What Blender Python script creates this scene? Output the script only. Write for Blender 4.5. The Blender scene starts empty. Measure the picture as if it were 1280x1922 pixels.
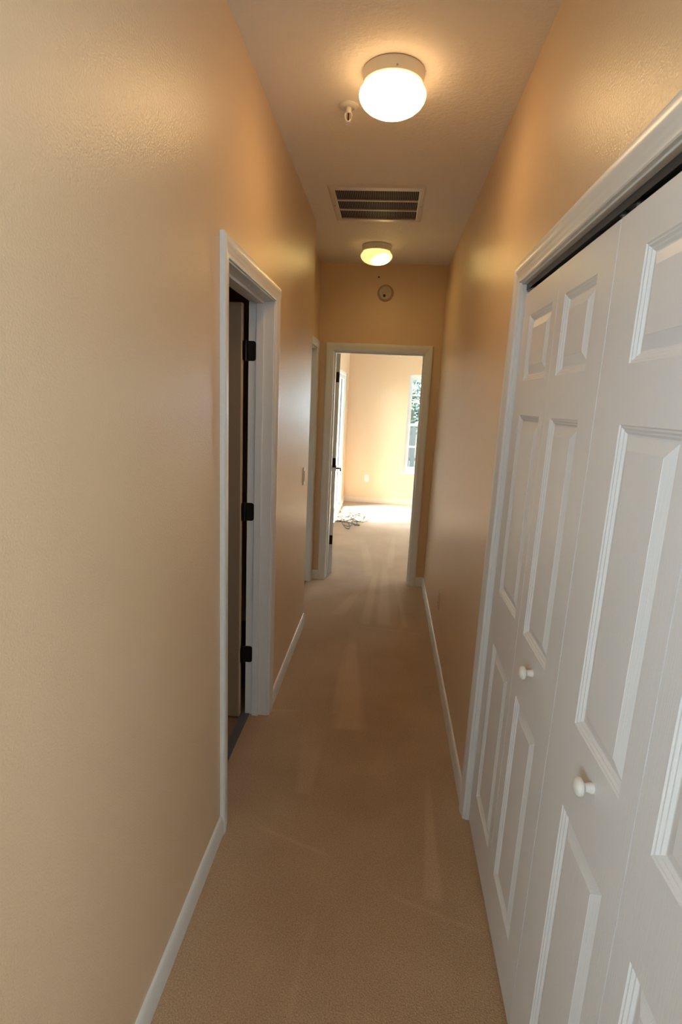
import bpy, bmesh, math, random
from mathutils import Vector, Matrix
random.seed(4)
S = bpy.context.scene
COL = S.collection

# ------------------------------------------------------------------ camera
F_PX, YAW, PITCH, ROLL, CZ = 1006.03, -0.0795, -0.2056, 0.0466, 1.632
cam_d = bpy.data.cameras.new('camera'); cam = bpy.data.objects.new('camera', cam_d); COL.objects.link(cam)
cyw, syw, cpt, spt = math.cos(YAW), math.sin(YAW), math.cos(PITCH), math.sin(PITCH)
Fv = Vector((syw*cpt, cyw*cpt, spt)); Rv = Vector((cyw, -syw, 0)); Uv = Rv.cross(Fv)
R2 = Rv*math.cos(ROLL) + Uv*math.sin(ROLL); U2 = -Rv*math.sin(ROLL) + Uv*math.cos(ROLL)
M = Matrix((R2, U2, -Fv)).transposed().to_4x4(); M.translation = (0, 0, CZ)
cam.matrix_world = M
cam_d.sensor_fit = 'VERTICAL'; cam_d.sensor_height = 22.3; cam_d.lens = F_PX/1922*22.3
cam_d.clip_start = 0.02; cam_d.clip_end = 200
S.camera = cam

# ------------------------------------------------------------------ world, sun, exposure
W = bpy.data.worlds.new('world'); S.world = W; W.use_nodes = True
bg = W.node_tree.nodes['Background']; bg.inputs['Color'].default_value = (0.68, 0.84, 1.0, 1); bg.inputs['Strength'].default_value = 22.0
sun_d = bpy.data.lights.new('sun', 'SUN'); sun = bpy.data.objects.new('sun', sun_d); COL.objects.link(sun)
sun_d.energy = 105.0; sun_d.angle = math.radians(24); sun_d.color = (1.0, 0.96, 0.82)
SUN_DIR = Vector((1.0, 0.36, -1.15)).normalized()
sun.rotation_euler = SUN_DIR.to_track_quat('-Z', 'Y').to_euler(); sun.location = (-6, 6, 8)
S.view_settings.view_transform = 'Standard'; S.view_settings.look = 'None'
S.view_settings.gamma = 1.0; S.view_settings.use_curve_mapping = False
S.view_settings.exposure = 0.48

# ------------------------------------------------------------------ layout (metres; hall runs along +y)
XL, XR, XL2, YE, YC, H = -0.5376, 0.4057, -0.6359, 4.7185, 3.685, 2.74
TW = 0.115
Y0 = -0.25             # hall end behind the camera
YF = 8.71              # bedroom far wall
XBL = -0.665           # bedroom left wall
XBR = 3.0

# ------------------------------------------------------------------ materials
def mat(name, col, rough=0.5, spec=0.5, metal=0.0):
    m = bpy.data.materials.new(name); m.use_nodes = True
    b = m.node_tree.nodes['Principled BSDF']
    b.inputs['Base Color'].default_value = (*col, 1); b.inputs['Roughness'].default_value = rough
    b.inputs['Specular IOR Level'].default_value = spec; b.inputs['Metallic'].default_value = metal
    return m
def nd(m, t, **kw):
    n = m.node_tree.nodes.new(t)
    for k, v in kw.items():
        if hasattr(n, k): setattr(n, k, v)
        else: n.inputs[k].default_value = v
    return n
def lk(m, a, b): m.node_tree.links.new(a, b)
def bsdf(m): return m.node_tree.nodes['Principled BSDF']
def pos(m): return nd(m, 'ShaderNodeNewGeometry').outputs['Position']
def add_bump(m, scale, strength, dist, detail=2.0, stretch=None, rough=0.5):
    n = nd(m, 'ShaderNodeTexNoise'); n.inputs['Scale'].default_value = scale; n.inputs['Detail'].default_value = detail
    n.inputs['Roughness'].default_value = rough
    p = pos(m)
    if stretch:
        mp = nd(m, 'ShaderNodeMapping'); mp.inputs['Scale'].default_value = stretch; lk(m, p, mp.inputs['Vector']); p = mp.outputs[0]
    lk(m, p, n.inputs['Vector'])
    b = nd(m, 'ShaderNodeBump'); b.inputs['Strength'].default_value = strength; b.inputs['Distance'].default_value = dist
    lk(m, n.outputs['Fac'], b.inputs['Height']); lk(m, b.outputs[0], bsdf(m).inputs['Normal'])
    return n

WALL = mat('beige_wall_paint', (0.72, 0.525, 0.335), 0.34, 0.5); add_bump(WALL, 210, 0.38, 0.003, 2.0)
CEIL = mat('white_ceiling_paint', (0.87, 0.81, 0.76), 0.7, 0.3); add_bump(CEIL, 60, 0.5, 0.006, 3.0)
TRIM = mat('white_trim_paint', (0.74, 0.735, 0.72), 0.32, 0.5)
DOOR = mat('white_door_paint', (0.74, 0.74, 0.74), 0.36, 0.5); add_bump(DOOR, 60, 0.22, 0.002, 3.0, (6, 6, 0.25))
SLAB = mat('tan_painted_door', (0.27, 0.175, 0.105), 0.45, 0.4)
EDGE = mat('painted_lit_edge', (0.55, 0.42, 0.28), 0.45, 0.4)  # paler than the leaf: light on the hinge edge put into colour
CREAM = mat('cream_trim_paint', (0.74, 0.58, 0.40), 0.4, 0.5)
BRONZE = mat('dark_bronze_metal', (0.018, 0.013, 0.011), 0.42, 0.5, 0.6)
BLACK = mat('dark_track_metal', (0.085, 0.10, 0.12), 0.35, 0.5, 0.7)
STEEL = mat('grey_zinc_steel', (0.35, 0.36, 0.37), 0.35, 0.5, 0.8)
PLASTIC = mat('white_plastic', (0.74, 0.71, 0.66), 0.35, 0.5)
ALMOND = mat('almond_plastic', (0.60, 0.47, 0.33), 0.4, 0.5)
ALARM = mat('tan_alarm_plastic', (0.50, 0.42, 0.31), 0.45, 0.5)  # tan base colour of the alarm cover
ALARMB = mat('brown_alarm_base', (0.38, 0.28, 0.18), 0.5, 0.4)
DARKSLOT = mat('dark_slot', (0.03, 0.025, 0.02), 0.6, 0.2)
GRILLE = mat('white_grille_enamel', (0.66, 0.60, 0.54), 0.4, 0.5)
GRBLADE = mat('grey_grille_blade', (0.20, 0.155, 0.13), 0.5, 0.4)
DUCT = mat('dark_duct', (0.035, 0.025, 0.022), 0.8, 0.2)
LAMPBASE = mat('white_lamp_enamel', (0.72, 0.68, 0.62), 0.35, 0.5)
CABLE = mat('grey_cable', (0.07, 0.065, 0.06), 0.5, 0.4)
VINYL = mat('white_window_vinyl', (0.88, 0.88, 0.86), 0.35, 0.5)
THRESH = mat('grey_threshold', (0.11, 0.115, 0.13), 0.45, 0.5)
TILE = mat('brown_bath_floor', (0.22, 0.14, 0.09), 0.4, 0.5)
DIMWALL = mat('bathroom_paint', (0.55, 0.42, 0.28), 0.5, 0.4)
CONC = mat('patio_concrete', (0.34, 0.33, 0.31), 0.9, 0.2)
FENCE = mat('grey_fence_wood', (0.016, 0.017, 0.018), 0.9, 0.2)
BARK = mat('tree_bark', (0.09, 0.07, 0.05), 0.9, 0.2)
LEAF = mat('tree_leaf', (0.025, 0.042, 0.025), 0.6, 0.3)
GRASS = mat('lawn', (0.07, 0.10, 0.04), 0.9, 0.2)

GLASS = bpy.data.materials.new('clear_pane'); GLASS.use_nodes = True
nt = GLASS.node_tree; nt.nodes.clear()
o = nt.nodes.new('ShaderNodeOutputMaterial'); mx = nt.nodes.new('ShaderNodeMixShader'); tr = nt.nodes.new('ShaderNodeBsdfTransparent')
gl = nt.nodes.new('ShaderNodeBsdfGlossy'); gl.inputs['Roughness'].default_value = 0.02; fr = nt.nodes.new('ShaderNodeFresnel'); fr.inputs['IOR'].default_value = 1.3
tr.inputs['Color'].default_value = (0.95, 0.97, 0.96, 1)
nt.links.new(fr.outputs[0], mx.inputs[0]); nt.links.new(tr.outputs[0], mx.inputs[1]); nt.links.new(gl.outputs[0], mx.inputs[2]); nt.links.new(mx.outputs[0], o.inputs[0])

def lamp_glass(name, col, edge, hot, bulb, radius):
    # frosted globe lit from a bulb inside: brightest next to the bulb
    m = bpy.data.materials.new(name); m.use_nodes = True
    b = bsdf(m); b.inputs['Base Color'].default_value = (0.8, 0.78, 0.72, 1); b.inputs['Roughness'].default_value = 0.25
    tc = nd(m, 'ShaderNodeTexCoord')
    d = nd(m, 'ShaderNodeVectorMath', operation='DISTANCE'); d.inputs[1].default_value = bulb; lk(m, tc.outputs['Object'], d.inputs[0])
    r = nd(m, 'ShaderNodeMapRange'); r.inputs['From Min'].default_value = radius[0]; r.inputs['From Max'].default_value = radius[1]
    r.inputs['To Min'].default_value = hot; r.inputs['To Max'].default_value = edge; r.interpolation_type = 'SMOOTHSTEP'
    lk(m, d.outputs['Value'], r.inputs['Value'])
    b.inputs['Emission Color'].default_value = (*col, 1); lk(m, r.outputs[0], b.inputs['Emission Strength'])
    return m

# carpet: speckled pile with lighter vacuum strokes
CARPET = mat('tan_cut_pile_carpet', (0.40, 0.29, 0.19), 0.95, 0.1)
def build_carpet(m):
    p = pos(m)
    n1 = nd(m, 'ShaderNodeTexNoise'); n1.inputs['Scale'].default_value = 220; n1.inputs['Detail'].default_value = 3; lk(m, p, n1.inputs['Vector'])
    n2 = nd(m, 'ShaderNodeTexNoise'); n2.inputs['Scale'].default_value = 2.2; n2.inputs['Detail'].default_value = 3; lk(m, p, n2.inputs['Vector'])
    sep = nd(m, 'ShaderNodeSeparateXYZ'); lk(m, p, sep.inputs[0])
    def M_(op, a, b=None, clamp=False):
        q = nd(m, 'ShaderNodeMath', operation=op); q.use_clamp = clamp
        for i, v in enumerate((a, b)):
            if v is None: continue
            if isinstance(v, (int, float)): q.inputs[i].default_value = v
            else: lk(m, v, q.inputs[i])
        return q.outputs[0]
    total = None
    # each stroke: x at y0, x at y1, half width at y0 and y1, strength
    strokes = [(-0.10, 2.42, -0.17, 3.7, 0.075, 0.015, 0.5), (-0.15, 2.55, -0.19, 3.4, 0.055, 0.01, 0.4),
               (-0.26, 1.95, -0.28, 2.45, 0.03, 0.06, 0.28), (0.25, 1.52, 0.275, 2.2, 0.03, 0.006, 0.4),
               (0.06, 3.75, 0.05, 5.6, 0.05, 0.02, 0.35), (-0.08, 3.75, -0.02, 5.4, 0.035, 0.02, 0.35),
               (0.06, 2.12, 0.10, 2.28, 0.05, 0.05, 0.12), (-0.30, 3.9, -0.12, 4.7, 0.05, 0.02, 0.3),
               (-0.17, 1.1, -0.12, 1.62, 0.012, 0.006, 0.12), (0.22, 3.75, 0.16, 4.9, 0.02, 0.015, 0.3),
               (-0.08, 4.9, -0.25, 6.6, 0.05, 0.03, 0.25), (0.1, 5.2, 0.16, 6.6, 0.04, 0.02, 0.25)]
    for xa, ya, xb, yb, wa, wb, st in strokes:
        t = M_('DIVIDE', M_('SUBTRACT', sep.outputs['Y'], ya), yb-ya)
        c = M_('ADD', M_('MULTIPLY', t, xb-xa), xa)
        w = M_('MAXIMUM', M_('ADD', M_('MULTIPLY', t, wb-wa), wa), 0.002)
        dd = M_('DIVIDE', M_('ABSOLUTE', M_('SUBTRACT', sep.outputs['X'], c)), w)
        side = M_('MULTIPLY', M_('SUBTRACT', 1.35, dd), 1.5, True)
        e0 = M_('MULTIPLY', t, 40.0, True); e1 = M_('MULTIPLY', M_('SUBTRACT', 1.0, t), 2.0, True)
        k = M_('MULTIPLY', M_('MULTIPLY', side, M_('MULTIPLY', e0, e1)), st)
        total = k if total is None else M_('MAXIMUM', total, k)
    for xa, ya, xb, yb in [(-0.42, 1.76, -0.12, 1.66), (0.09, 1.53, 0.40, 1.43), (-0.54, 2.54, -0.36, 2.56), (-0.1, 3.72, 0.36, 3.66)]:
        t = M_('DIVIDE', M_('SUBTRACT', sep.outputs['X'], xa), xb-xa)
        c = M_('ADD', M_('MULTIPLY', t, yb-ya), ya)
        side = M_('SUBTRACT', 1.0, M_('DIVIDE', M_('ABSOLUTE', M_('SUBTRACT', sep.outputs['Y'], c)), 0.014), True)
        k = M_('MULTIPLY', M_('MULTIPLY', side, M_('MULTIPLY', M_('MULTIPLY', t, 9.0, True), M_('MULTIPLY', M_('SUBTRACT', 1.0, t), 9.0, True))), 0.3)
        total = M_('MAXIMUM', total, k)
    f = M_('ADD', M_('MULTIPLY', M_('SUBTRACT', n1.outputs['Fac'], 0.5), 1.1), M_('MULTIPLY', M_('SUBTRACT', n2.outputs['Fac'], 0.5), 0.5))
    f = M_('ADD', M_('ADD', f, 0.42), M_('MULTIPLY', total, 0.42), True)
    r = nd(m, 'ShaderNodeValToRGB'); r.color_ramp.elements[0].color = (0.29, 0.178, 0.094, 1); r.color_ramp.elements[1].color = (0.70, 0.50, 0.33, 1)
    lk(m, f, r.inputs[0]); lk(m, r.outputs[0], bsdf(m).inputs['Base Color'])
    b = nd(m, 'ShaderNodeBump'); b.inputs['Strength'].default_value = 0.7; b.inputs['Distance'].default_value = 0.006
    lk(m, n1.outputs['Fac'], b.inputs['Height']); lk(m, b.outputs[0], bsdf(m).inputs['Normal'])
    bsdf(m).inputs['Sheen Weight'].default_value = 0.15
build_carpet(CARPET)

# ------------------------------------------------------------------ helpers
def tag(o, label=None, cat=None, group=None, kind=None):
    if label: o['label'] = label
    if cat: o['category'] = cat
    if group: o['group'] = group
    if kind: o['kind'] = kind
    return o
def empty(name, loc=(0, 0, 0)):
    o = bpy.data.objects.new(name, None); COL.objects.link(o); o.location = loc; o.empty_display_size = 0.05
    return o
def link_mesh(name, bm, m, parent=None, smooth=False, origin=None):
    bmesh.ops.remove_doubles(bm, verts=bm.verts, dist=1e-6)
    bmesh.ops.recalc_face_normals(bm, faces=bm.faces)
    off = Vector(origin) if origin is not None else (parent_world(parent) if parent else Vector((0, 0, 0)))
    if parent is None and origin is None:
        xs = [v.co for v in bm.verts]
        off = Vector(((min(v.x for v in xs)+max(v.x for v in xs))/2, (min(v.y for v in xs)+max(v.y for v in xs))/2, min(v.z for v in xs)))
    for v in bm.verts: v.co -= off
    me = bpy.data.meshes.new(name); bm.to_mesh(me); bm.free()
    if smooth:
        me.polygons.foreach_set('use_smooth', [True]*len(me.polygons))
        try: me.set_sharp_from_angle(angle=math.radians(38))
        except Exception: pass
    me.materials.append(m)
    o = bpy.data.objects.new(name, me); COL.objects.link(o)
    if parent: o.parent = parent; o.location = off - parent_world(parent)
    else: o.location = off
    return o
def parent_world(p):
    v = Vector((0, 0, 0))
    while p: v += p.location; p = p.parent
    return v
def box(bm, x0, x1, y0, y1, z0, z1):
    vs = [bm.verts.new(c) for c in ((x0,y0,z0),(x1,y0,z0),(x1,y1,z0),(x0,y1,z0),(x0,y0,z1),(x1,y0,z1),(x1,y1,z1),(x0,y1,z1))]
    for f in ((0,3,2,1),(4,5,6,7),(0,1,5,4),(1,2,6,5),(2,3,7,6),(3,0,4,7)): bm.faces.new([vs[i] for i in f])
def boxes(name, lst, m, parent=None, bevel=0, **k):
    bm = bmesh.new()
    for b in lst: box(bm, *b)
    if bevel: bmesh.ops.bevel(bm, geom=list(bm.edges), offset=bevel, segments=2, affect='EDGES', profile=0.5)
    return link_mesh(name, bm, m, parent, **k)
def lathe(bm, prof, center, seg=48, axis='Z'):
    rings = []
    for r, h in prof:
        ring = []
        for i in range(seg):
            a = 2*math.pi*i/seg
            if axis == 'Z': c = (center[0]+r*math.cos(a), center[1]+r*math.sin(a), center[2]+h)
            elif axis == 'X': c = (center[0]+h, center[1]+r*math.cos(a), center[2]+r*math.sin(a))
            else: c = (center[0]+r*math.cos(a), center[1]+h, center[2]+r*math.sin(a))
            ring.append(bm.verts.new(c))
        rings.append(ring)
    for a, b in zip(rings, rings[1:]):
        for i in range(seg): bm.faces.new((a[i], a[(i+1)%seg], b[(i+1)%seg], b[i]))
    for r in (rings[0], rings[-1]):
        if (r[0].co-r[seg//2].co).length > 1e-5: bm.faces.new(r)
def tube(bm, pts, r, seg=8):
    pts = [Vector(p) for p in pts]; rings = []
    for i, p in enumerate(pts):
        t = (pts[min(i+1, len(pts)-1)]-pts[max(i-1, 0)]).normalized()
        up = Vector((0, 0, 1)) if abs(t.z) < 0.9 else Vector((1, 0, 0))
        a = t.cross(up).normalized(); b = t.cross(a)
        rings.append([bm.verts.new(p+r*(a*math.cos(2*math.pi*k/seg)+b*math.sin(2*math.pi*k/seg))) for k in range(seg)])
    for a, b in zip(rings, rings[1:]):
        for i in range(seg): bm.faces.new((a[i], a[(i+1)%seg], b[(i+1)%seg], b[i]))
    bm.faces.new(rings[0]); bm.faces.new(rings[-1])
def loft(bm, A, B):
    va = [bm.verts.new(p) for p in A]; vb = [bm.verts.new(p) for p in B]; n = len(va)
    for i in range(n): bm.faces.new((va[i], va[(i+1)%n], vb[(i+1)%n], vb[i]))
    bm.faces.new(va); bm.faces.new(vb)

# ------------------------------------------------------------------ shell
def wall_y(name, x0, x1, y0, y1, openings, label, m=WALL, z1=H):
    """wall running along y with openings [(ya, yb, za, zb)]"""
    lst = []; cur = y0
    for ya, yb, za, zb in sorted(openings):
        lst.append((x0, x1, cur, ya, 0, z1)); lst.append((x0, x1, ya, yb, zb, z1))
        if za > 0: lst.append((x0, x1, ya, yb, 0, za))
        cur = yb
    lst.append((x0, x1, cur, y1, 0, z1))
    return tag(boxes(name, lst, m), label, 'wall', kind='structure')
def wall_x(name, x0, x1, y0, y1, openings, label, m=WALL, z1=H):
    lst = []; cur = x0
    for xa, xb, za, zb in sorted(openings):
        lst.append((cur, xa, y0, y1, 0, z1)); lst.append((xa, xb, y0, y1, zb, z1))
        if za > 0: lst.append((xa, xb, y0, y1, 0, za))
        cur = xb
    lst.append((cur, x1, y0, y1, 0, z1))
    return tag(boxes(name, lst, m), label, 'wall', kind='structure')

# openings (inside faces of the finished jambs)
LD = (1.766, 2.490, 2.047)        # left door  y0 y1 head
RD = (3.868, 4.630, 2.047)        # door in the recess
ED = (-0.497, 0.268, 2.040)       # end door  x0 x1 head
CD = (0.355, 1.905, 2.028)        # closet
JT = 0.018
GD = (7.10, 8.30, 2.03)           # glass door in the bedroom's left wall
WIN = (0.285, 1.20, 0.527, 2.072) # far window
YB = -2.0                          # back wall of the room behind the camera
BWS = [(-2.30, -0.85, 1.45, 2.60), (0.72, 2.20, 1.45, 2.60)]  # its two windows

tag(boxes('floor', [(-0.655, XBR+0.1, YB-0.12, YF+0.12, -0.1, 0)], CARPET), 'tan cut pile carpet running down the hall into the bedroom', 'floor', kind='structure')
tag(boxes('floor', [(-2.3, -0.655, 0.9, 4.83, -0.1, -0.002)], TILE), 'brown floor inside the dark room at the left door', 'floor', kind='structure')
tag(boxes('ceiling', [(-2.6, XBR+0.1, YB-0.12, YF+0.12, H, H+0.1)], CEIL), 'white textured ceiling with two lamps and a grille', 'ceiling', kind='structure')
wall_y('wall_left', XL-TW, XL, Y0, YC, [(LD[0]-JT, LD[1]+JT, 0, LD[2]+JT)], 'long beige hall wall on the left with the open door')
wall_y('wall_recess', XL2-TW, XL2, YC, YE, [(RD[0]-JT, RD[1]+JT, 0, RD[2]+JT)], 'short set-back beige wall beyond the left wall corner')
wall_x('wall_end', XL2-TW, XBR, YE, YE+TW, [(ED[0]-JT, ED[1]+JT, 0, ED[2]+JT)], 'beige end wall around the bedroom doorway')
wall_y('wall_right', XR, XR+TW, Y0, YE, [(CD[0]-JT, CD[1]+JT, 0, CD[2]+JT)], 'beige hall wall on the right around the closet')
wall_x('wall_back', -2.5, 2.4, YB-0.12, YB, BWS, 'beige wall with two windows behind the camera')
tag(boxes('wall_back_side', [(-2.6, -2.5, YB-0.12, Y0, 0, H), (2.4, 2.5, YB-0.12, Y0, 0, H), (-2.6, XL-TW, Y0, Y0+0.1, 0, H), (XR+TW, 2.5, Y0, Y0+0.1, 0, H)], WALL), 'beige side walls of the room behind the camera', 'wall', kind='structure')
tag(boxes('floor', [(-2.6, -0.655, YB-0.12, Y0, -0.1, 0)], CARPET), 'tan carpet of the room behind the camera', 'floor', kind='structure')
wall_y('wall_bedroom_left', XBL-0.12, XBL, YE+TW, YF, [(GD[0], GD[1], 0, GD[2])], 'sunlit beige bedroom wall left of the doorway view')
wall_x('wall_far', XBL-0.12, XBR, YF, YF+0.12, [WIN], 'beige far bedroom wall with window')
RWN = (6.5, 7.35, 0.53, 2.07)      # unseen window added to brighten the bedroom's far wall and floor
wall_y('wall_bedroom_right', XBR, XBR+0.1, YE, YF+0.12, [RWN], 'beige right wall of the bedroom')
tag(boxes('sun_block_eave', [(-2.8, 2.7, YB-0.95, YB-0.12, H, H+0.12)], TRIM), 'added unseen eave that keeps sun off the rear windows', 'eave', kind='structure')  # unseen overhang added to block sun at the rear windows
# closet interior and the dark room
tag(boxes('wall_closet', [(XR+0.72, XR+0.8, 0.2, 2.2, 0, H), (XR+TW, XR+0.72, 0.2, 0.28, 0, H), (XR+TW, XR+0.72, 2.12, 2.2, 0, H)], DIMWALL), 'inside walls of the closet behind the bifold doors', 'wall', kind='structure')
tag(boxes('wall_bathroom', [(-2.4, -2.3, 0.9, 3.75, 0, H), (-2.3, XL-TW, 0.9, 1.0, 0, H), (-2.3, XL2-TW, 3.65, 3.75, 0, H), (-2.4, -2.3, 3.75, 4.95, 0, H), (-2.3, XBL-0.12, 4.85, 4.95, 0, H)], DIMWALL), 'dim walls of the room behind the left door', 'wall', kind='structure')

# ------------------------------------------------------------------ trim
CAS = [(0,0),(0,.008),(.003,.0105),(.016,.0105),(.021,.0125),(.030,.0130),(.038,.0165),(.054,.0175),(.060,.0150),(.062,.0125),(.062,0)]
def casing(name, fn, s0, s1, zh, label, rev=0.005, parts=(1, 1, 1), jamb=None, stop=None, loc=None):
    """fn(s, d, z) -> world; s0..s1 the jamb faces, zh the head; d measured out of the wall"""
    t = empty(name, loc or fn((s0+s1)/2, 0, 0)); tag(t, label, 'door trim', kind='structure')
    a, b, z = s0-rev, s1+rev, zh+rev
    def seg(nm, P, Q):
        bm = bmesh.new(); loft(bm, [fn(*P(w, d)) for w, d in CAS], [fn(*Q(w, d)) for w, d in CAS]); link_mesh(nm, bm, TRIM, t, smooth=True)
    if parts[0]: seg('side_casing', lambda w, d: (a-w, d, 0.0), lambda w, d: (a-w, d, z+w))
    if parts[1]: seg('side_casing', lambda w, d: (b+w, d, 0.0), lambda w, d: (b+w, d, z+w))
    if parts[2]: seg('head_casing', lambda w, d: (a-w, d, z+w), lambda w, d: (b+w, d, z+w))
    def bx(nm, sa, sb, da, db, za, zb, m=TRIM):
        A = fn(sa, da, za); B = fn(sb, db, zb)
        boxes(nm, [(min(A[0],B[0]), max(A[0],B[0]), min(A[1],B[1]), max(A[1],B[1]), za, zb)], m, t, bevel=0.0012)
    J = jamb if jamb else TW
    bx('side_jamb', s0-JT, s0, -J, 0.0, 0, zh); bx('side_jamb', s1, s1+JT, -J, 0.0, 0, zh); bx('head_jamb', s0-JT, s1+JT, -J, 0.0, zh, zh+JT)
    if stop:
        da, db = stop
        bx('door_stop', s0, s0+0.011, da, db, 0, zh); bx('door_stop', s1-0.011, s1, da, db, 0, zh); bx('door_stop', s0+0.011, s1-0.011, da, db, zh-0.011, zh)
    return t
casing('trim_1', lambda s, d, z: (XL+d, s, z), LD[0], LD[1], LD[2], 'white casing and jamb around the open left door', jamb=0.117, stop=(-0.08, -0.047))
casing('trim_2', lambda s, d, z: (XL2+d, s, z), RD[0], RD[1], RD[2], 'white casing in the set-back wall beside the bedroom doorway', stop=(-0.08, -0.05))
casing('trim_3', lambda s, d, z: (s, YE-d, z), ED[0], ED[1], ED[2], 'white casing and jamb around the bedroom doorway', jamb=0.117, stop=(-0.08, -0.047))
casing('trim_4', lambda s, d, z: (XR-d, s, z), CD[0], CD[1], CD[2], 'white casing around the white bifold closet doors')

BASE = [(0,0),(.012,0),(.012,.060),(.0095,.067),(.008,.074),(.005,.080),(0,.083)]
def baseboard(name, fn, s0, s1, label, m0=0, m1=0, m=TRIM):
    """m0/m1: mitre offset per unit depth at each end"""
    bm = bmesh.new()
    loft(bm, [fn(s0+m0*d, d, z) for d, z in BASE], [fn(s1+m1*d, d, z) for d, z in BASE])
    tag(link_mesh(name, bm, m, smooth=True), label, 'baseboard', kind='structure')
LW = lambda s, d, z: (XL+d, s, z)
RW = lambda s, d, z: (XR-d, s, z)
EW = lambda s, d, z: (s, YE-d, z)
baseboard('baseboard_left', LW, Y0, LD[0]-0.067, 'white baseboard of left wall in the foreground')
baseboard('baseboard_left', LW, LD[1]+0.067, YC, 'short white baseboard between left door and wall corner', 0, 1)
baseboard('baseboard_corner', lambda s, d, z: (s, YC+d, z), XL2, XL, 'tiny white baseboard return around the left wall corner', 0, 1)
baseboard('baseboard_right', RW, CD[1]+0.067, YE, 'white baseboard along right wall beyond the closet', 0, -1)
baseboard('baseboard_end', EW, ED[1]+0.067, XR, 'tiny white baseboard right of the bedroom doorway', 0, -1)
baseboard('baseboard_end', EW, XL2, ED[0]-0.067, 'tiny white baseboard left of the bedroom doorway')
baseboard('baseboard_right', RW, Y0, CD[0]-0.067, 'white baseboard of right wall before the closet')
baseboard('baseboard_far', lambda s, d, z: (s, YF-d, z), XBL, XBR, 'cream baseboard under the far bedroom wall', m=CREAM)
baseboard('baseboard_bedroom', lambda s, d, z: (XBL+d, s, z), GD[1]+0.06, YF, 'cream baseboard of the bedroom left wall by the far corner', m=CREAM)
baseboard('baseboard_bedroom', lambda s, d, z: (XBL+d, s, z), YE+TW, GD[0]-0.06, 'cream baseboard behind the open bedroom door', m=CREAM)

tag(boxes('trim_5', [(-0.672, -0.630, LD[0], LD[1], -0.002, 0.005)], THRESH, bevel=0.002), 'dark grey threshold strip in the left doorway', 'threshold', kind='structure')

# ------------------------------------------------------------------ panelled leaves
OGEE = [(0, 0), (.0025, .0022), (.0055, .0026), (.0095, .0062), (.0120, .0066), (.0165, .0105)]
def leaf(name, parent, fn, s0, s1, z0, z1, th, rects, m, panel_m=None, gap=0):
    """moulded slab: fn(s, d, z), d<0 into the slab; rects = [(sa, sb, za, zb)] moulded panels on the front"""
    bm = bmesh.new()
    ss = sorted({s0, s1, *[r[0] for r in rects], *[r[1] for r in rects]}); zs = sorted({z0, z1, *[r[2] for r in rects], *[r[3] for r in rects]})
    inside = lambda s, z: any(r[0] < s < r[1] and r[2] < z < r[3] for r in rects)
    for a, b in zip(ss, ss[1:]):
        for c, d in zip(zs, zs[1:]):
            if not inside((a+b)/2, (c+d)/2): bm.faces.new([bm.verts.new(fn(*q)) for q in ((a,0,c),(b,0,c),(b,0,d),(a,0,d))])
    for a, b in zip(ss, ss[1:]):
        for z in (z0, z1): bm.faces.new([bm.verts.new(fn(*q)) for q in ((a,0,z),(b,0,z),(b,-th,z),(a,-th,z))])
    for c, d in zip(zs, zs[1:]):
        for s in (s0, s1): bm.faces.new([bm.verts.new(fn(*q)) for q in ((s,0,c),(s,0,d),(s,-th,d),(s,-th,c))])
    bm.faces.new([bm.verts.new(fn(*q)) for q in ((s0,-th,z0),(s1,-th,z0),(s1,-th,z1),(s0,-th,z1))])
    for (a, b, c, d) in rects:
        for (i0, e0), (i1, e1) in zip(OGEE, OGEE[1:]):
            A = [(a+i0,-e0,c+i0),(b-i0,-e0,c+i0),(b-i0,-e0,d-i0),(a+i0,-e0,d-i0)]; B = [(a+i1,-e1,c+i1),(b-i1,-e1,c+i1),(b-i1,-e1,d-i1),(a+i1,-e1,d-i1)]
            for k in range(4):
                bm.faces.new([bm.verts.new(fn(*q)) for q in (A[k], A[(k+1)%4], B[(k+1)%4], B[k])])
    o = link_mesh(name, bm, m, parent)
    i0, e0 = OGEE[-1]
    for (a, b, c, d) in rects:
        bm = bmesh.new()
        prof = [(i0, e0+0.003), (i0, e0), (i0+.003, e0), (i0+.027, .0022), (i0+.0275, .0015)]
        loops = [[(a+i,-e,c+i),(b-i,-e,c+i),(b-i,-e,d-i),(a+i,-e,d-i)] for i, e in prof]
        for A, B in zip(loops, loops[1:]):
            for k in range(4): bm.faces.new([bm.verts.new(fn(*q)) for q in (A[k], A[(k+1)%4], B[(k+1)%4], B[k])])
        bm.faces.new([bm.verts.new(fn(*q)) for q in loops[-1]]); bm.faces.new([bm.verts.new(fn(*q)) for q in loops[0]])
        link_mesh('panel', bm, panel_m or m, o)
    return o
ROWS = [(0.188, 0.812), (1.004, 1.612), (1.719, 1.918)]
XD = XR + 0.014                     # face of the bifold leaves
KNOB = [(0, .0), (.0100, .0), (.0105, .004), (.0085, .009), (.0075, .015), (.0110, .018), (.0165, .021), (.0175, .026), (.0150, .031), (.0080, .0345), (0, .0355)]
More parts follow.
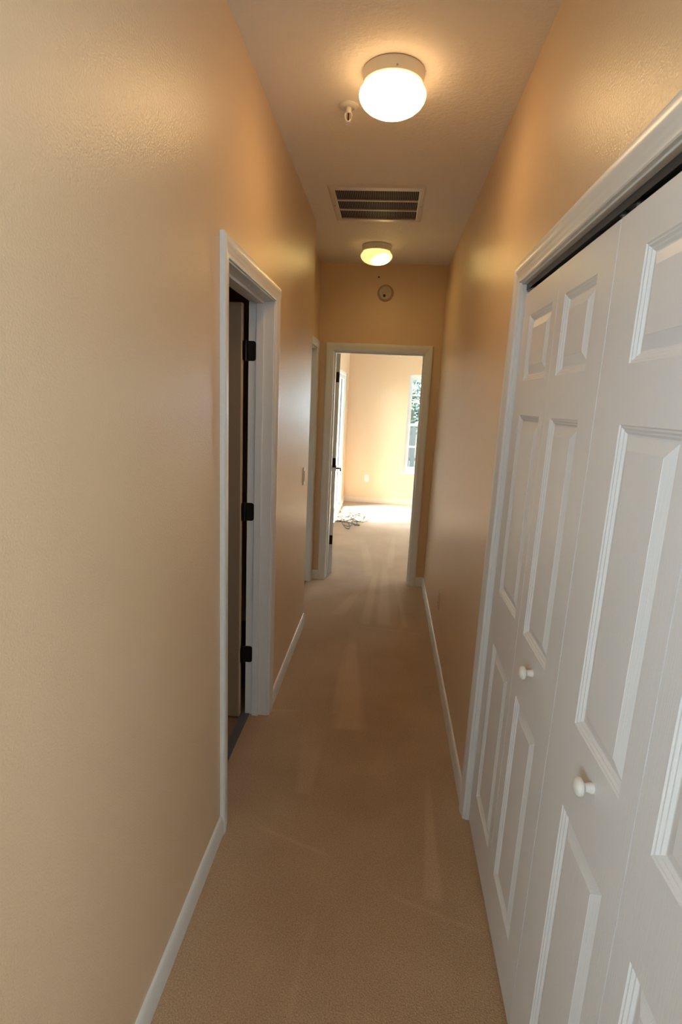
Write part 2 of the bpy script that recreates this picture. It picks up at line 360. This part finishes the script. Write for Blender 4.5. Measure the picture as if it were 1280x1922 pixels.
def bifold(name, label, leaves, y_out, y_lead, knob_y):
    """leaves = [(y0, y1, panel y0, panel y1, leading)]"""
    r = empty(name, (XD+0.015, y_out, 0.0)); tag(r, label, 'closet door', 'bifold doors of the hall closet', 'structure')
    for (lo, hi, pa, pb, lead) in leaves:
        o = leaf('leaf', r, lambda s, d, z: (XD-d, s, z), lo+0.0012, hi-0.0012, 0.013, 1.996, 0.030, [(pa, pb, za, zb) for za, zb in ROWS], DOOR)
        if lead:
            bm = bmesh.new(); lathe(bm, [(q, -h) for q, h in KNOB], (XD, knob_y, 0.949), 28, 'X'); tag(link_mesh('knob', bm, PLASTIC, o, smooth=True), 'round white knob')
    # guide roller above the leading leaf and the pivot above the outer leaf
    for yy in (y_lead+(0.03 if y_out > y_lead else -0.03), y_out+(-0.03 if y_out > y_lead else 0.03)):
        bm = bmesh.new(); lathe(bm, [(0, 0), (.0035, 0), (.0035, .014), (.0085, .014), (.0085, .021), (0, .021)], (XD+0.015, yy, 1.995), 16, 'Z'); link_mesh('guide_pin', bm, STEEL, r, smooth=True)
    return r
bifold('door_4', 'far pair of white panelled bifold closet leaves with small knob', [(1.527, 1.900, 1.572, 1.812, False), (1.1605, 1.527, 1.252, 1.468, True)], 1.900, 1.1605, 1.341)
bifold('door_5', 'near pair of white panelled bifold closet leaves cut by photo edge', [(0.757, 1.1585, 0.815, 1.032, True), (0.360, 0.757, 0.462, 0.703, False)], 0.360, 1.1585, 0.910)
tk = empty('trim_6', (XD+0.015, 1.16, 2.02)); tag(tk, 'dark metal bifold track above the white closet doors', 'track', kind='structure')
boxes('track_channel', [(XD+0.001, XD+0.031, CD[0], CD[1], 2.0262, 2.0278), (XD+0.001, XD+0.0025, CD[0], CD[1], 2.010, 2.0262), (XD+0.0295, XD+0.031, CD[0], CD[1], 2.010, 2.0262)], BLACK, tk)
boxes('pivot_bracket', [(XD+0.003, XD+0.029, 1.875, 1.903, 2.005, 2.016)], STEEL, tk)
boxes('track_joint', [(XD+0.004, XD+0.028, 1.135, 1.185, 2.0195, 2.024)], STEEL, tk)
# closet floor strip is dark under the leaves: bottom pivot bracket
boxes('floor_bracket', [(XD+0.004, XD+0.028, 1.86, 1.904, 0.0, 0.012)], STEEL, tk)

# six panel slabs of the hinged doors
def six(w, s0, sgn=1):
    st, mull = 0.11, 0.10; pw = (w-2*st-mull)/2
    rows = [(0.24, 0.86), (1.02, 1.62), (1.72, 1.92)]
    return [(s0+a, s0+a+pw, za, zb) for za, zb in rows for a in (st, st+pw+mull)]
def hinge(parent, m4, z, half=0.044):
    """butt hinge folded open by 90 degrees: two rounded leaves and a knuckle; m4 maps local (u, v, z)"""
    t = empty('hinge', m4(0, 0, z) - parent_world(parent)); t.parent = parent
    def plate(pts):
        bm = bmesh.new(); A = []; 
        loft(bm, *pts); link_mesh('hinge_leaf', bm, BRONZE, t)
    def rounded(w, h, r=0.012):
        out = []
        for cx, cz, a0 in ((w-r, h-r, 0), (0, 0, None), (w-r, -h+r, 3)):
            if a0 is None: continue
        pts = [(0, -h), (w-r, -h)]+[(w-r+r*math.sin(t_), -h+r-r*math.cos(t_)) for t_ in (0.4, 0.8, 1.2)]+[(w, -h+r), (w, h-r)]+[(w-r+r*math.cos(t_), h-r+r*math.sin(t_)) for t_ in (0.4, 0.8, 1.2)]+[(w-r, h), (0, h)]
        return pts
    R = rounded(0.036, half)
    plate(([m4(a, 0, z+b) for a, b in R], [m4(a, 0.0025, z+b) for a, b in R]))
    R = rounded(0.030, half)
    plate(([m4(-0.0035-0.0145, -0.002+0.0-a, z+b) for a, b in R], [m4(-0.0035-0.0170, -0.002-a, z+b) for a, b in R]))
    bm = bmesh.new(); c = m4(-0.009, -0.004, z-half); lathe(bm, [(0, -.004), (.0045, -.002), (.0065, 0), (.0065, 2*half), (.0045, 2*half+.002), (0, 2*half+.004)], c, 14); link_mesh('knuckle', bm, BRONZE, t, smooth=True)
    boxes('hinge_bridge', [(min(m4(-0.020,0,0)[0], m4(0.004,0,0)[0]), max(m4(-0.020,0,0)[0], m4(0.004,0,0)[0]), min(m4(0,-.008,0)[1], m4(0,.0,0)[1]), max(m4(0,-.008,0)[1], m4(0,.0,0)[1]), z-half, z+half)] if False else [], BRONZE, t) if False else None

# left door, swung into the dark room
d1 = empty('door_1', (-0.676, 2.46, 0)); tag(d1, 'dark open panelled door in the left doorway', 'door', kind='structure')
DX1 = -0.676; DW = 0.715
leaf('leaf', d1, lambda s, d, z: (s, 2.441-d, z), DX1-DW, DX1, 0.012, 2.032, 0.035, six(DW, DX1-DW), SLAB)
boxes('lit_edge_strip', [(DX1, DX1+0.002, 2.442, 2.475, 0.012, 2.032)], EDGE, d1)  # thin strip added over the leaf edge, coloured as if lit from the hall
for z in (1.832, 1.084, 0.340):
    hinge(d1, lambda u, v, zz: Vector((-0.656+u, 2.4875+v if v >= 0 else 2.4875+v, zz)), z)
for s in (-1, 1):
    bm = bmesh.new()
    yk = 2.441 if s < 0 else 2.476
    lathe(bm, [(0, 0), (.030, 0), (.030, s*.006), (.011, s*.010), (.011, s*.032), (.024, s*.040), (.026, s*.052), (.018, s*.062), (0, s*.064)], (DX1-DW+0.065, yk, 0.95), 24, 'Y'); link_mesh('knob', bm, BRONZE, d1, smooth=True)

# door in the set-back wall, closed
d3 = empty('door_3', (XL2-0.09, (RD[0]+RD[1])/2, 0)); tag(d3, 'closed white door in the set-back wall left of bedroom doorway', 'door', kind='structure')
leaf('leaf', d3, lambda s, d, z: (XL2-0.082+d, s, z), RD[0]+0.003, RD[1]-0.003, 0.012, RD[2]-0.003, 0.033, six(RD[1]-RD[0]-0.006, RD[0]+0.003), DOOR)
bm = bmesh.new(); lathe(bm, [(0, 0), (.030, 0), (.030, .006), (.011, .010), (.011, .032), (.024, .040), (.026, .052), (.018, .062), (0, .064)], (XL2-0.082, RD[0]+0.068, 0.95), 24, 'X'); link_mesh('knob', bm, BRONZE, d3, smooth=True)

# bedroom door, swung a little past square against the bedroom's left wall
A2 = math.radians(95.5)
PX, PY = -0.499, 4.846
ca, sa = math.cos(A2), math.sin(A2)
def bd(s, d, z):                     # s along the leaf from the hinge, d out of its hall face (turned to +x)
    lx, ly = s, -0.046+0.0 - d      # closed leaf: along +x, hall face at y = -0.046 from the pin
    return Vector((PX+lx*ca-ly*sa, PY+lx*sa+ly*ca, z))
d2 = empty('door_2', (PX, PY, 0)); tag(d2, 'white bedroom door swung open, seen edge on with dark hinges', 'door', kind='structure')
W2 = 0.757
leaf('leaf', d2, bd, 0.004, W2, 0.014, 2.030, 0.035, six(W2-0.004, 0.004), DOOR)
for z in (1.829, 1.070, 0.345):
    t = empty('hinge', Vector((PX, PY, z)) - d2.location); t.parent = d2
    bm = bmesh.new(); lathe(bm, [(0, -.048), (.0065, -.044), (.0065, .044), (0, .048)], (PX, PY-0.004, z), 14); link_mesh('knuckle', bm, BRONZE, t, smooth=True)
    bm = bmesh.new(); c = [bd(0.0036, -0.002, z-.044), bd(0.0036, -0.031, z-.044), bd(0.0036, -0.031, z+.044), bd(0.0036, -0.002, z+.044)]; c2 = [bd(0.0010, -0.002, z-.044), bd(0.0010, -0.031, z-.044), bd(0.0010, -0.031, z+.044), bd(0.0010, -0.002, z+.044)]
    loft(bm, c, c2); link_mesh('hinge_leaf', bm, BRONZE, t)
    boxes('hinge_leaf', [(-0.4972, -0.4945, 4.806, 4.842, z-.044, z+.044)], BRONZE, t)
lv = empty('lever_handle', bd(W2-0.065, 0, 0.935) - d2.location); lv.parent = d2
def tube_obj(nm, pts, r, m, parent, seg=10):
    bm = bmesh.new(); tube(bm, pts, r, seg); return link_mesh(nm, bm, m, parent, smooth=True)
for sgn, base in ((1, 0.0), (-1, -0.035)):
    tube_obj('rose', [bd(W2-0.065, base, 0.935), bd(W2-0.065, base+sgn*0.008, 0.935)], 0.030, BRONZE, lv, 24)
    tube_obj('lever', [bd(W2-0.065, base+sgn*.006, .935), bd(W2-0.065, base+sgn*.040, .935), bd(W2-0.075, base+sgn*.050, .934), bd(W2-0.12, base+sgn*.052, .930), bd(W2-0.17, base+sgn*.050, .926)], 0.0085, BRONZE, lv)

# ------------------------------------------------------------------ windows
def window_far():
    x0, x1, z0, z1 = WIN; y0 = YF+0.035
    w = empty('window_1', (x0, YF, z0)); tag(w, 'white sash window in far bedroom wall showing green trees', 'window', kind='structure')
    f = 0.035
    boxes('frame', [(x0, x0+f, y0, YF+0.10, z0, z1), (x1-f, x1, y0, YF+0.10, z0, z1), (x0+f, x1-f, y0, YF+0.10, z0, z0+0.05), (x0+f, x1-f, y0, YF+0.10, z1-f, z1)], VINYL, w)
    boxes('sill', [(x0-0.02, x1+0.02, YF-0.03, y0, z0-0.02, z0+0.004)], VINYL, w, bevel=0.003)
    mid = 1.295
    for nm, za, zb, yy in (('sash', z0+0.05, mid+0.02, y0+0.012), ('sash', mid-0.02, z1-f, y0+0.036)):
        xa, xb = x0+f, x1-f; r = 0.030
        s = boxes(nm, [(xa, xa+r, yy, yy+0.022, za, zb), (xb-r, xb, yy, yy+0.022, za, zb), (xa+r, xb-r, yy, yy+0.022, za, za+0.038), (xa+r, xb-r, yy, yy+0.022, zb-0.038, zb)], VINYL, w)
        zm = (za+zb)/2; xm = (xa+xb)/2
        boxes('muntin', [(xa+r, xb-r, yy+0.003, yy+0.019, zm-0.012, zm+0.012)], VINYL, s); boxes('muntin', [(xm-0.010, xm+0.010, yy+0.003, yy+0.019, za+0.038, zm-0.012), (xm-0.010, xm+0.010, yy+0.003, yy+0.019, zm+0.012, zb-0.038)], VINYL, s)
        for (pa, pb) in ((xa+r, xm-0.010), (xm+0.010, xb-r)):
            for (qa, qb) in ((za+0.038, zm-0.012), (zm+0.012, zb-0.038)):
                boxes('pane', [(pa, pb, yy+0.009, yy+0.012, qa, qb)], GLASS, s)
window_far()
def glass_door():
    y0, y1, z1 = GD; xo = XBL-0.10
    w = empty('window_2', (XBL, (y0+y1)/2, 0)); tag(w, 'bright glazed patio door in bedroom left wall by the cable', 'glass door', kind='structure')
    boxes('frame', [(xo, XBL-0.01, y0, y0+0.04, 0, z1), (xo, XBL-0.01, y1-0.04, y1, 0, z1), (xo, XBL-0.01, y0+0.04, y1-0.04, z1-0.04, z1), (xo, XBL-0.01, y0+0.04, y1-0.04, 0, 0.03)], VINYL, w)
    ym = (y0+y1)/2
    for a, b, xx in ((y0+0.04, ym+0.025, xo+0.01), (ym-0.025, y1-0.04, xo+0.042)):
        s = boxes('sash', [(xx, xx+0.026, a, a+0.05, 0.03, z1-0.04), (xx, xx+0.026, b-0.05, b, 0.03, z1-0.04), (xx, xx+0.026, a+0.05, b-0.05, 0.03, 0.09), (xx, xx+0.026, a+0.05, b-0.05, z1-0.09, z1-0.04)], VINYL, w)
        boxes('pane', [(xx+0.010, xx+0.014, a+0.05, b-0.05, 0.09, z1-0.09)], GLASS, s)
glass_door()
def window_right_added():
    y0, y1, z0, z1 = RWN
    w = empty('added_window', (XBR, y0, z0)); tag(w, 'added unseen white window brightening the bedroom from its right wall', 'window', kind='structure')
    xa, xb = XBR+0.03, XBR+0.09
    boxes('frame', [(xa, xb, y0, y0+.04, z0, z1), (xa, xb, y1-.04, y1, z0, z1), (xa, xb, y0+.04, y1-.04, z0, z0+.04), (xa, xb, y0+.04, y1-.04, z1-.04, z1)], VINYL, w)
    n = 2; st = (y1-y0-.08)/n
    for k in range(n):
        a = y0+.04+k*st; boxes('pane', [(xa+.03, xa+.034, a+.02, a+st-.02, z0+.04, z1-.04)], GLASS, w)
        if k: boxes('mullion', [(xa+.01, xb-.01, a-.02, a+.02, z0+.04, z1-.04)], VINYL, w)
window_right_added()
def window_back(bw, label):
    x0, x1, z0, z1 = bw; y = YB-0.07
    w = empty('window_3', (x0, YB, z0)); tag(w, label, 'window', kind='structure')
    boxes('frame', [(x0, x0+.03, y-.02, y+.02, z0, z1), (x1-.03, x1, y-.02, y+.02, z0, z1), (x0+.03, x1-.03, y-.02, y+.02, z0, z0+.03), (x0+.03, x1-.03, y-.02, y+.02, z1-.03, z1)], VINYL, w)
    boxes('pane', [(x0+.03, x1-.03, y-.002, y+.002, z0+.03, z1-.03)], GLASS, w)
window_back(BWS[0], 'left one of the white windows behind the camera'); window_back(BWS[1], 'right one of the white windows behind the camera')
# daylight portals: they only guide sky sampling through the glazed openings
def portal(loc, direction, sx, sy):
    l = bpy.data.lights.new('sky_portal', 'AREA'); l.shape = 'RECTANGLE'; l.size = sx; l.size_y = sy
    l.cycles.is_portal = True
    o = bpy.data.objects.new('sky_portal', l); COL.objects.link(o); o.location = loc
    o.rotation_euler = Vector(direction).to_track_quat('-Z', 'Z').to_euler()
portal((XBL-0.14, (GD[0]+GD[1])/2, GD[2]/2), (1, 0, 0), GD[1]-GD[0], GD[2])
portal(((WIN[0]+WIN[1])/2, YF+0.14, (WIN[2]+WIN[3])/2), (0, -1, 0), WIN[1]-WIN[0], WIN[3]-WIN[2])
portal((XBR+0.14, (RWN[0]+RWN[1])/2, (RWN[2]+RWN[3])/2), (-1, 0, 0), RWN[1]-RWN[0], RWN[3]-RWN[2])
for BW in BWS: portal(((BW[0]+BW[1])/2, YB-0.14, (BW[2]+BW[3])/2), (0, 1, 0), BW[1]-BW[0], BW[3]-BW[2])

# ------------------------------------------------------------------ ceiling things
def lamp(cx, cy, glass, label, screw_ang):
    t = empty('ceiling_lamp', (cx, cy, H)); tag(t, label, 'ceiling lamp', 'mushroom lamps on the hall ceiling')
    bm = bmesh.new(); lathe(bm, [(0, 0), (.103, 0), (.107, -.003), (.107, -.010), (.104, -.014), (.104, -.041), (.101, -.044), (.096, -.044), (.096, -.018), (0, -.018)], (cx, cy, H), 64)
    b = link_mesh('base', bm, LAMPBASE, t, smooth=True)
    a = screw_ang
    bm = bmesh.new(); tube(bm, [(cx+.103*math.cos(a), cy+.103*math.sin(a), H-.034), (cx+.109*math.cos(a), cy+.109*math.sin(a), H-.034)], 0.0035, 10); link_mesh('screw', bm, STEEL, b)
    prof = [(.092, -.030), (.092, -.045), (.098, -.048), (.108, -.055), (.1145, -.064), (.116, -.073), (.113, -.084), (.105, -.096), (.092, -.107), (.074, -.117), (.052, -.124), (.028, -.128), (0, -.1292)]
    bm = bmesh.new(); lathe(bm, prof, (cx, cy, H), 64); link_mesh('globe', bm, glass, t, smooth=True)
    return t
G1 = lamp_glass('lit_frosted_globe', (1.0, 0.62, 0.27), 5.0, 46.0, (0.0, 0.0, -0.105), (0.02, 0.115))
G2 = lamp_glass('dim_frosted_globe', (1.0, 0.70, 0.24), 0.95, 66.0, (0.036, -0.046, -0.124), (0.0, 0.082))
lamp(-0.057, 2.112, G1, 'bright white mushroom globe lamp nearest on the ceiling', -1.45)
lamp(-0.163, 4.205, G2, 'dimmer yellow mushroom globe lamp near the end wall', -1.6)

def sprinkler(cx, cy):
    t = empty('fire_sprinkler', (cx, cy, H)); tag(t, 'small white pendent sprinkler head beside bright ceiling lamp', 'sprinkler')
    bm = bmesh.new(); lathe(bm, [(0, 0), (.038, 0), (.038, -.003), (.033, -.007), (.022, -.010), (.021, -.006), (0, -.006)], (cx, cy, H), 36); link_mesh('escutcheon', bm, PLASTIC, t, smooth=True)
    bm = bmesh.new(); lathe(bm, [(0, -.004), (.011, -.004), (.011, -.022), (.008, -.026), (0, -.026)], (cx, cy, H), 20); link_mesh('body', bm, PLASTIC, t, smooth=True)
    for s in (-1, 1):
        bm = bmesh.new(); tube(bm, [(cx+s*.009, cy, H-.022), (cx+s*.013, cy, H-.034), (cx+s*.010, cy, H-.046), (cx+s*.002, cy, H-.054)], .0028, 8); link_mesh('frame_arm', bm, PLASTIC, t, smooth=True)
    bm = bmesh.new(); tube(bm, [(cx, cy, H-.025), (cx, cy, H-.050)], .0025, 8); link_mesh('bulb', bm, BRONZE, t, smooth=True)
    bm = bmesh.new(); lathe(bm, [(0, -.053), (.005, -.053), (.006, -.056), (.014, -.059), (.014, -.0605), (0, -.0605)], (cx, cy, H), 20); link_mesh('deflector', bm, PLASTIC, t, smooth=True)
sprinkler(-0.228, 2.325)

def grille():
    x0, x1, y0, y1 = -0.402, 0.122, 3.10, 3.655
    ix0, ix1, iy0, iy1 = -0.366, 0.087, 3.152, 3.605
    t = empty('return_air_grille', ((x0+x1)/2, (y0+y1)/2, H)); tag(t, 'white framed return air grille between the two ceiling lamps', 'vent')
    bm = bmesh.new()
    ring = [[(x0, y0), (x1, y0), (x1, y1), (x0, y1)], [(x0+.008, y0+.008), (x1-.008, y0+.008), (x1-.008, y1-.008), (x0+.008, y1-.008)], [(ix0-.004, iy0-.004), (ix1+.004, iy0-.004), (ix1+.004, iy1+.004), (ix0-.004, iy1+.004)], [(ix0, iy0), (ix1, iy0), (ix1, iy1), (ix0, iy1)], [(ix0, iy0), (ix1, iy0), (ix1, iy1), (ix0, iy1)]]
    zz = [H, H-.008, H-.009, H-.007, H-.0005]
    for k in range(4):
        for i in range(4):
            j = (i+1) % 4
            bm.faces.new([bm.verts.new((*ring[k][i], zz[k])), bm.verts.new((*ring[k][j], zz[k])), bm.verts.new((*ring[k+1][j], zz[k+1])), bm.verts.new((*ring[k+1][i], zz[k+1]))])
    link_mesh('frame', bm, GRILLE, t)
    boxes('duct_backing', [(ix0, ix1, iy0, iy1, H-.0009, H-.0002)], DUCT, t)
    th = (iy1-iy0)/3
    for k in (1, 2): boxes('crossbar', [(ix0, ix1, iy0+k*th-.006, iy0+k*th+.006, H-.0075, H-.001)], GRILLE, t)
    bm = bmesh.new(); n = 46; st = (ix1-ix0)/n
    for k in range(3):
        ya, yb = iy0+k*th+(.006 if k else 0), iy0+(k+1)*th-(.006 if k < 2 else 0)
        for i in range(1, n):
            x = ix0+i*st; box(bm, x-.0012, x+.0012, ya, yb, H-.0055, H-.001)
    tag(link_mesh('blades', bm, GRBLADE, t), 'rows of thin dark grey grille blades', kind='stuff')
    for sx in (x0+.016, x1-.016):
        bm = bmesh.new(); lathe(bm, [(0, 0), (.005, 0), (.004, -.002), (0, -.003)], (sx, (y0+y1)/2, H-.0085), 12); link_mesh('screw', bm, STEEL, t)
grille()

def alarm(cx, cz):
    t = empty('smoke_alarm', (cx, YE, cz)); tag(t, 'round white alarm on end wall above bedroom doorway', 'alarm')
    bm = bmesh.new(); lathe(bm, [(0, 0), (.066, 0), (.066, -.010), (.062, -.014), (0, -.014)], (cx, YE, cz), 48, 'Y'); link_mesh('base', bm, ALARMB, t, smooth=True)
    bm = bmesh.new(); lathe(bm, [(0, -.010), (.053, -.010), (.053, -.024), (.048, -.030), (.030, -.033), (0, -.034)], (cx, YE, cz), 48, 'Y'); c = link_mesh('cover', bm, ALARM, t, smooth=True)
    bm = bmesh.new(); lathe(bm, [(0, -.030), (.011, -.030), (.011, -.0355), (.009, -.0365), (0, -.0365)], (cx-.008, YE, cz-.024), 20, 'Y'); link_mesh('button', bm, DARKSLOT, c, smooth=True)
alarm(-0.092, 2.512)
bm = bmesh.new(); lathe(bm, [(0, 0), (.007, 0), (.006, -.004), (0, -.005)], (-0.154, YE, 2.636), 14, 'Y')
tag(link_mesh('wall_anchor', bm, BRONZE, smooth=True), 'tiny dark screw anchor on end wall above the alarm', 'screw')

# ------------------------------------------------------------------ switch, outlets
def switch():
    y, z = 3.495, 1.130
    t = empty('light_switch', (XL, y, z)); tag(t, 'pale light switch plate on left wall near its far corner', 'switch')
    boxes('plate', [(XL, XL+.006, y-.035, y+.035, z-.058, z+.058)], PLASTIC, t, bevel=.002)
    boxes('rocker', [(XL+.005, XL+.010, y-.016, y+.016, z-.033, z+.033)], PLASTIC, t, bevel=.0015)
switch()
def outlet(name_label, fn, m):
    c = fn(0, 0, 0)
    t = empty('wall_outlet', c); tag(t, name_label, 'outlet')
    def b(nm, a, bb, d0, d1, z0, z1, mm, par, bev=0):
        A = fn(a, d0, z0); B = fn(bb, d1, z1)
        return boxes(nm, [(min(A[0],B[0]), max(A[0],B[0]), min(A[1],B[1]), max(A[1],B[1]), min(A[2],B[2]), max(A[2],B[2]))], mm, par, bevel=bev)
    b('plate', -.035, .035, 0, .005, -.058, .058, m, t, .0015)
    for z in (-.020, .020):
        r = b('receptacle', -.017, .017, .004, .0075, z-.014, z+.014, m, t, .001)
        for s in (-.007, .007): b('slot', s-.0018, s+.0018, .0072, .0079, z-.003, z+.007, DARKSLOT, r)
outlet('beige outlet low on right wall beyond the closet', lambda s, d, z: (XR-d, 3.40+s, 0.372+z), ALMOND)
outlet('white outlet low on the far bedroom wall', lambda s, d, z: (-0.30+s, YF-d, 0.40+z), PLASTIC)

# ------------------------------------------------------------------ cable heap on the bedroom carpet
def cable():
    bm = bmesh.new(); pts = []
    cx, cy = -0.47, 7.30
    n = 150
    for i in range(n):
        u = i/n*2*math.pi*4.6
        k = i/n
        r = 0.15+0.09*math.sin(2.7*u+1)+0.03*math.sin(5.1*u)
        x = cx+0.05*math.sin(0.8*u)+r*0.85*math.cos(u); y = cy+0.10*math.sin(0.6*u+2)+r*2.2*math.sin(u+0.5*math.sin(u))
        x = max(x, XBL+0.03)
        z = 0.010+0.05*(0.5+0.5*math.sin(1.9*u))*(1-abs(2*k-1))**0.5
        pts.append((x, y, z))
    x, y, z = pts[-1]
    for i in range(1, 14): pts.append((x+0.022*i, y-0.02*i-0.03*math.sin(i*.45), max(0.006, z-0.006*i)))
    tube(bm, pts, 0.0050, 7)
    t = empty('loose_cable', (cx, cy, 0)); tag(t, 'tangled dark cable lying on the bedroom carpet', 'cable')
    link_mesh('cord', bm, CABLE, t, smooth=True)
    e = Vector(pts[-1]); bm = bmesh.new(); tube(bm, [e, e+Vector((.022, -.012, 0)), e+Vector((.05, -.02, 0))], 0.010, 10); link_mesh('plug', bm, CABLE, t, smooth=True)
cable()

# ------------------------------------------------------------------ outside
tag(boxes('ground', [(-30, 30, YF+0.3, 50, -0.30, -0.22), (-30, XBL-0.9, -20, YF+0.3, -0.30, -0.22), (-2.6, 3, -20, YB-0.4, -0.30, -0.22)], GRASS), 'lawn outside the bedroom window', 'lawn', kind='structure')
tag(boxes('patio', [(XBL-3.0, XBL-0.14, 5.2, 9.4, -0.20, -0.03)], CONC), 'pale concrete patio outside the glass door', 'patio', kind='structure')
def fence():
    y = 15.6; top = 0.98
    t = empty('garden_fence', (1.2, y, -0.22)); tag(t, 'grey plank fence outside the far bedroom window', 'fence')
    base = None; k = 0; x = -0.4
    while x < 3.2:
        w = 0.145
        bm = bmesh.new(); h = top+random.uniform(-.012, .012); yy = y+random.uniform(0, .006)
        loft(bm, [(x, yy, -.22), (x+w, yy, -.22), (x+w, yy, h-.03), (x+w-.03, yy, h), (x+.03, yy, h), (x, yy, h-.03)], [(x, yy+.018, -.22), (x+w, yy+.018, -.22), (x+w, yy+.018, h-.03), (x+w-.03, yy+.018, h), (x+.03, yy+.018, h), (x, yy+.018, h-.03)])
        link_mesh('plank', bm, FENCE, t); x += w+.008
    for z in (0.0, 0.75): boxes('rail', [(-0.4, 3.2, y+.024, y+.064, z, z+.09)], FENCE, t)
fence()
def tree(cx, cy, h, rad, n, label):
    t = empty('garden_tree', (cx, cy, -0.22)); tag(t, label, 'tree', 'trees outside the far window')
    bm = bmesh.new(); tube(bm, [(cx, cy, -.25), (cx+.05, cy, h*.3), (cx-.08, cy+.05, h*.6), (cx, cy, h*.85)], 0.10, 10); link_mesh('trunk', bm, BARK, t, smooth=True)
    bm = bmesh.new()
    for i in range(n):
        while True:
            p = Vector((random.uniform(-1,1), random.uniform(-1,1), random.uniform(-1,1)))
            if 0.35 < p.length < 1: break
        c = Vector((cx+p.x*rad, cy+p.y*rad, h*.62+p.z*h*.42))
        a = Vector((random.gauss(0,1), random.gauss(0,1), random.gauss(0,1))).normalized(); b = a.orthogonal().normalized()
        L, w = random.uniform(.10,.17), random.uniform(.035,.06)
        bm.faces.new([bm.verts.new(c-a*L), bm.verts.new(c+b*w), bm.verts.new(c+a*L), bm.verts.new(c-b*w)])
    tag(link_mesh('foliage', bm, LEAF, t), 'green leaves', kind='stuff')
tree(0.7, 18.4, 3.6, 1.7, 2600, 'leafy green tree directly behind the grey fence')
tree(3.0, 21.5, 4.4, 2.0, 2600, 'taller leafy tree further back to the right')

def shade_house():  # unseen house, added to shade the fence and trees from the sun
    x0, x1, y0, y1, h = -10.5, -6.5, 12.5, 26.0, 5.6
    t = empty('added_shade_house', ((x0+x1)/2, (y0+y1)/2, -0.22)); tag(t, 'added unseen two storey house put beyond the lawn to shade the fence', 'house', kind='structure')
    boxes('wall', [(x0, x1, y0, y1, -.22, h)], CONC, t)
    bm = bmesh.new(); xm = (x0+x1)/2
    loft(bm, [(x0-.4, y0-.4, h), (x1+.4, y0-.4, h), (xm, y0-.4, h+2.6)], [(x0-.4, y1+.4, h), (x1+.4, y1+.4, h), (xm, y1+.4, h+2.6)]); link_mesh('roof', bm, FENCE, t)
    for y in (15.0, 19.0, 23.0):
        f = boxes('window', [(x1, x1+.05, y-.6, y+.6, 3.2, 4.6)], VINYL, t); boxes('pane', [(x1+.05, x1+.06, y-.52, y+.52, 3.28, 4.52)], GLASS, f)
shade_house()
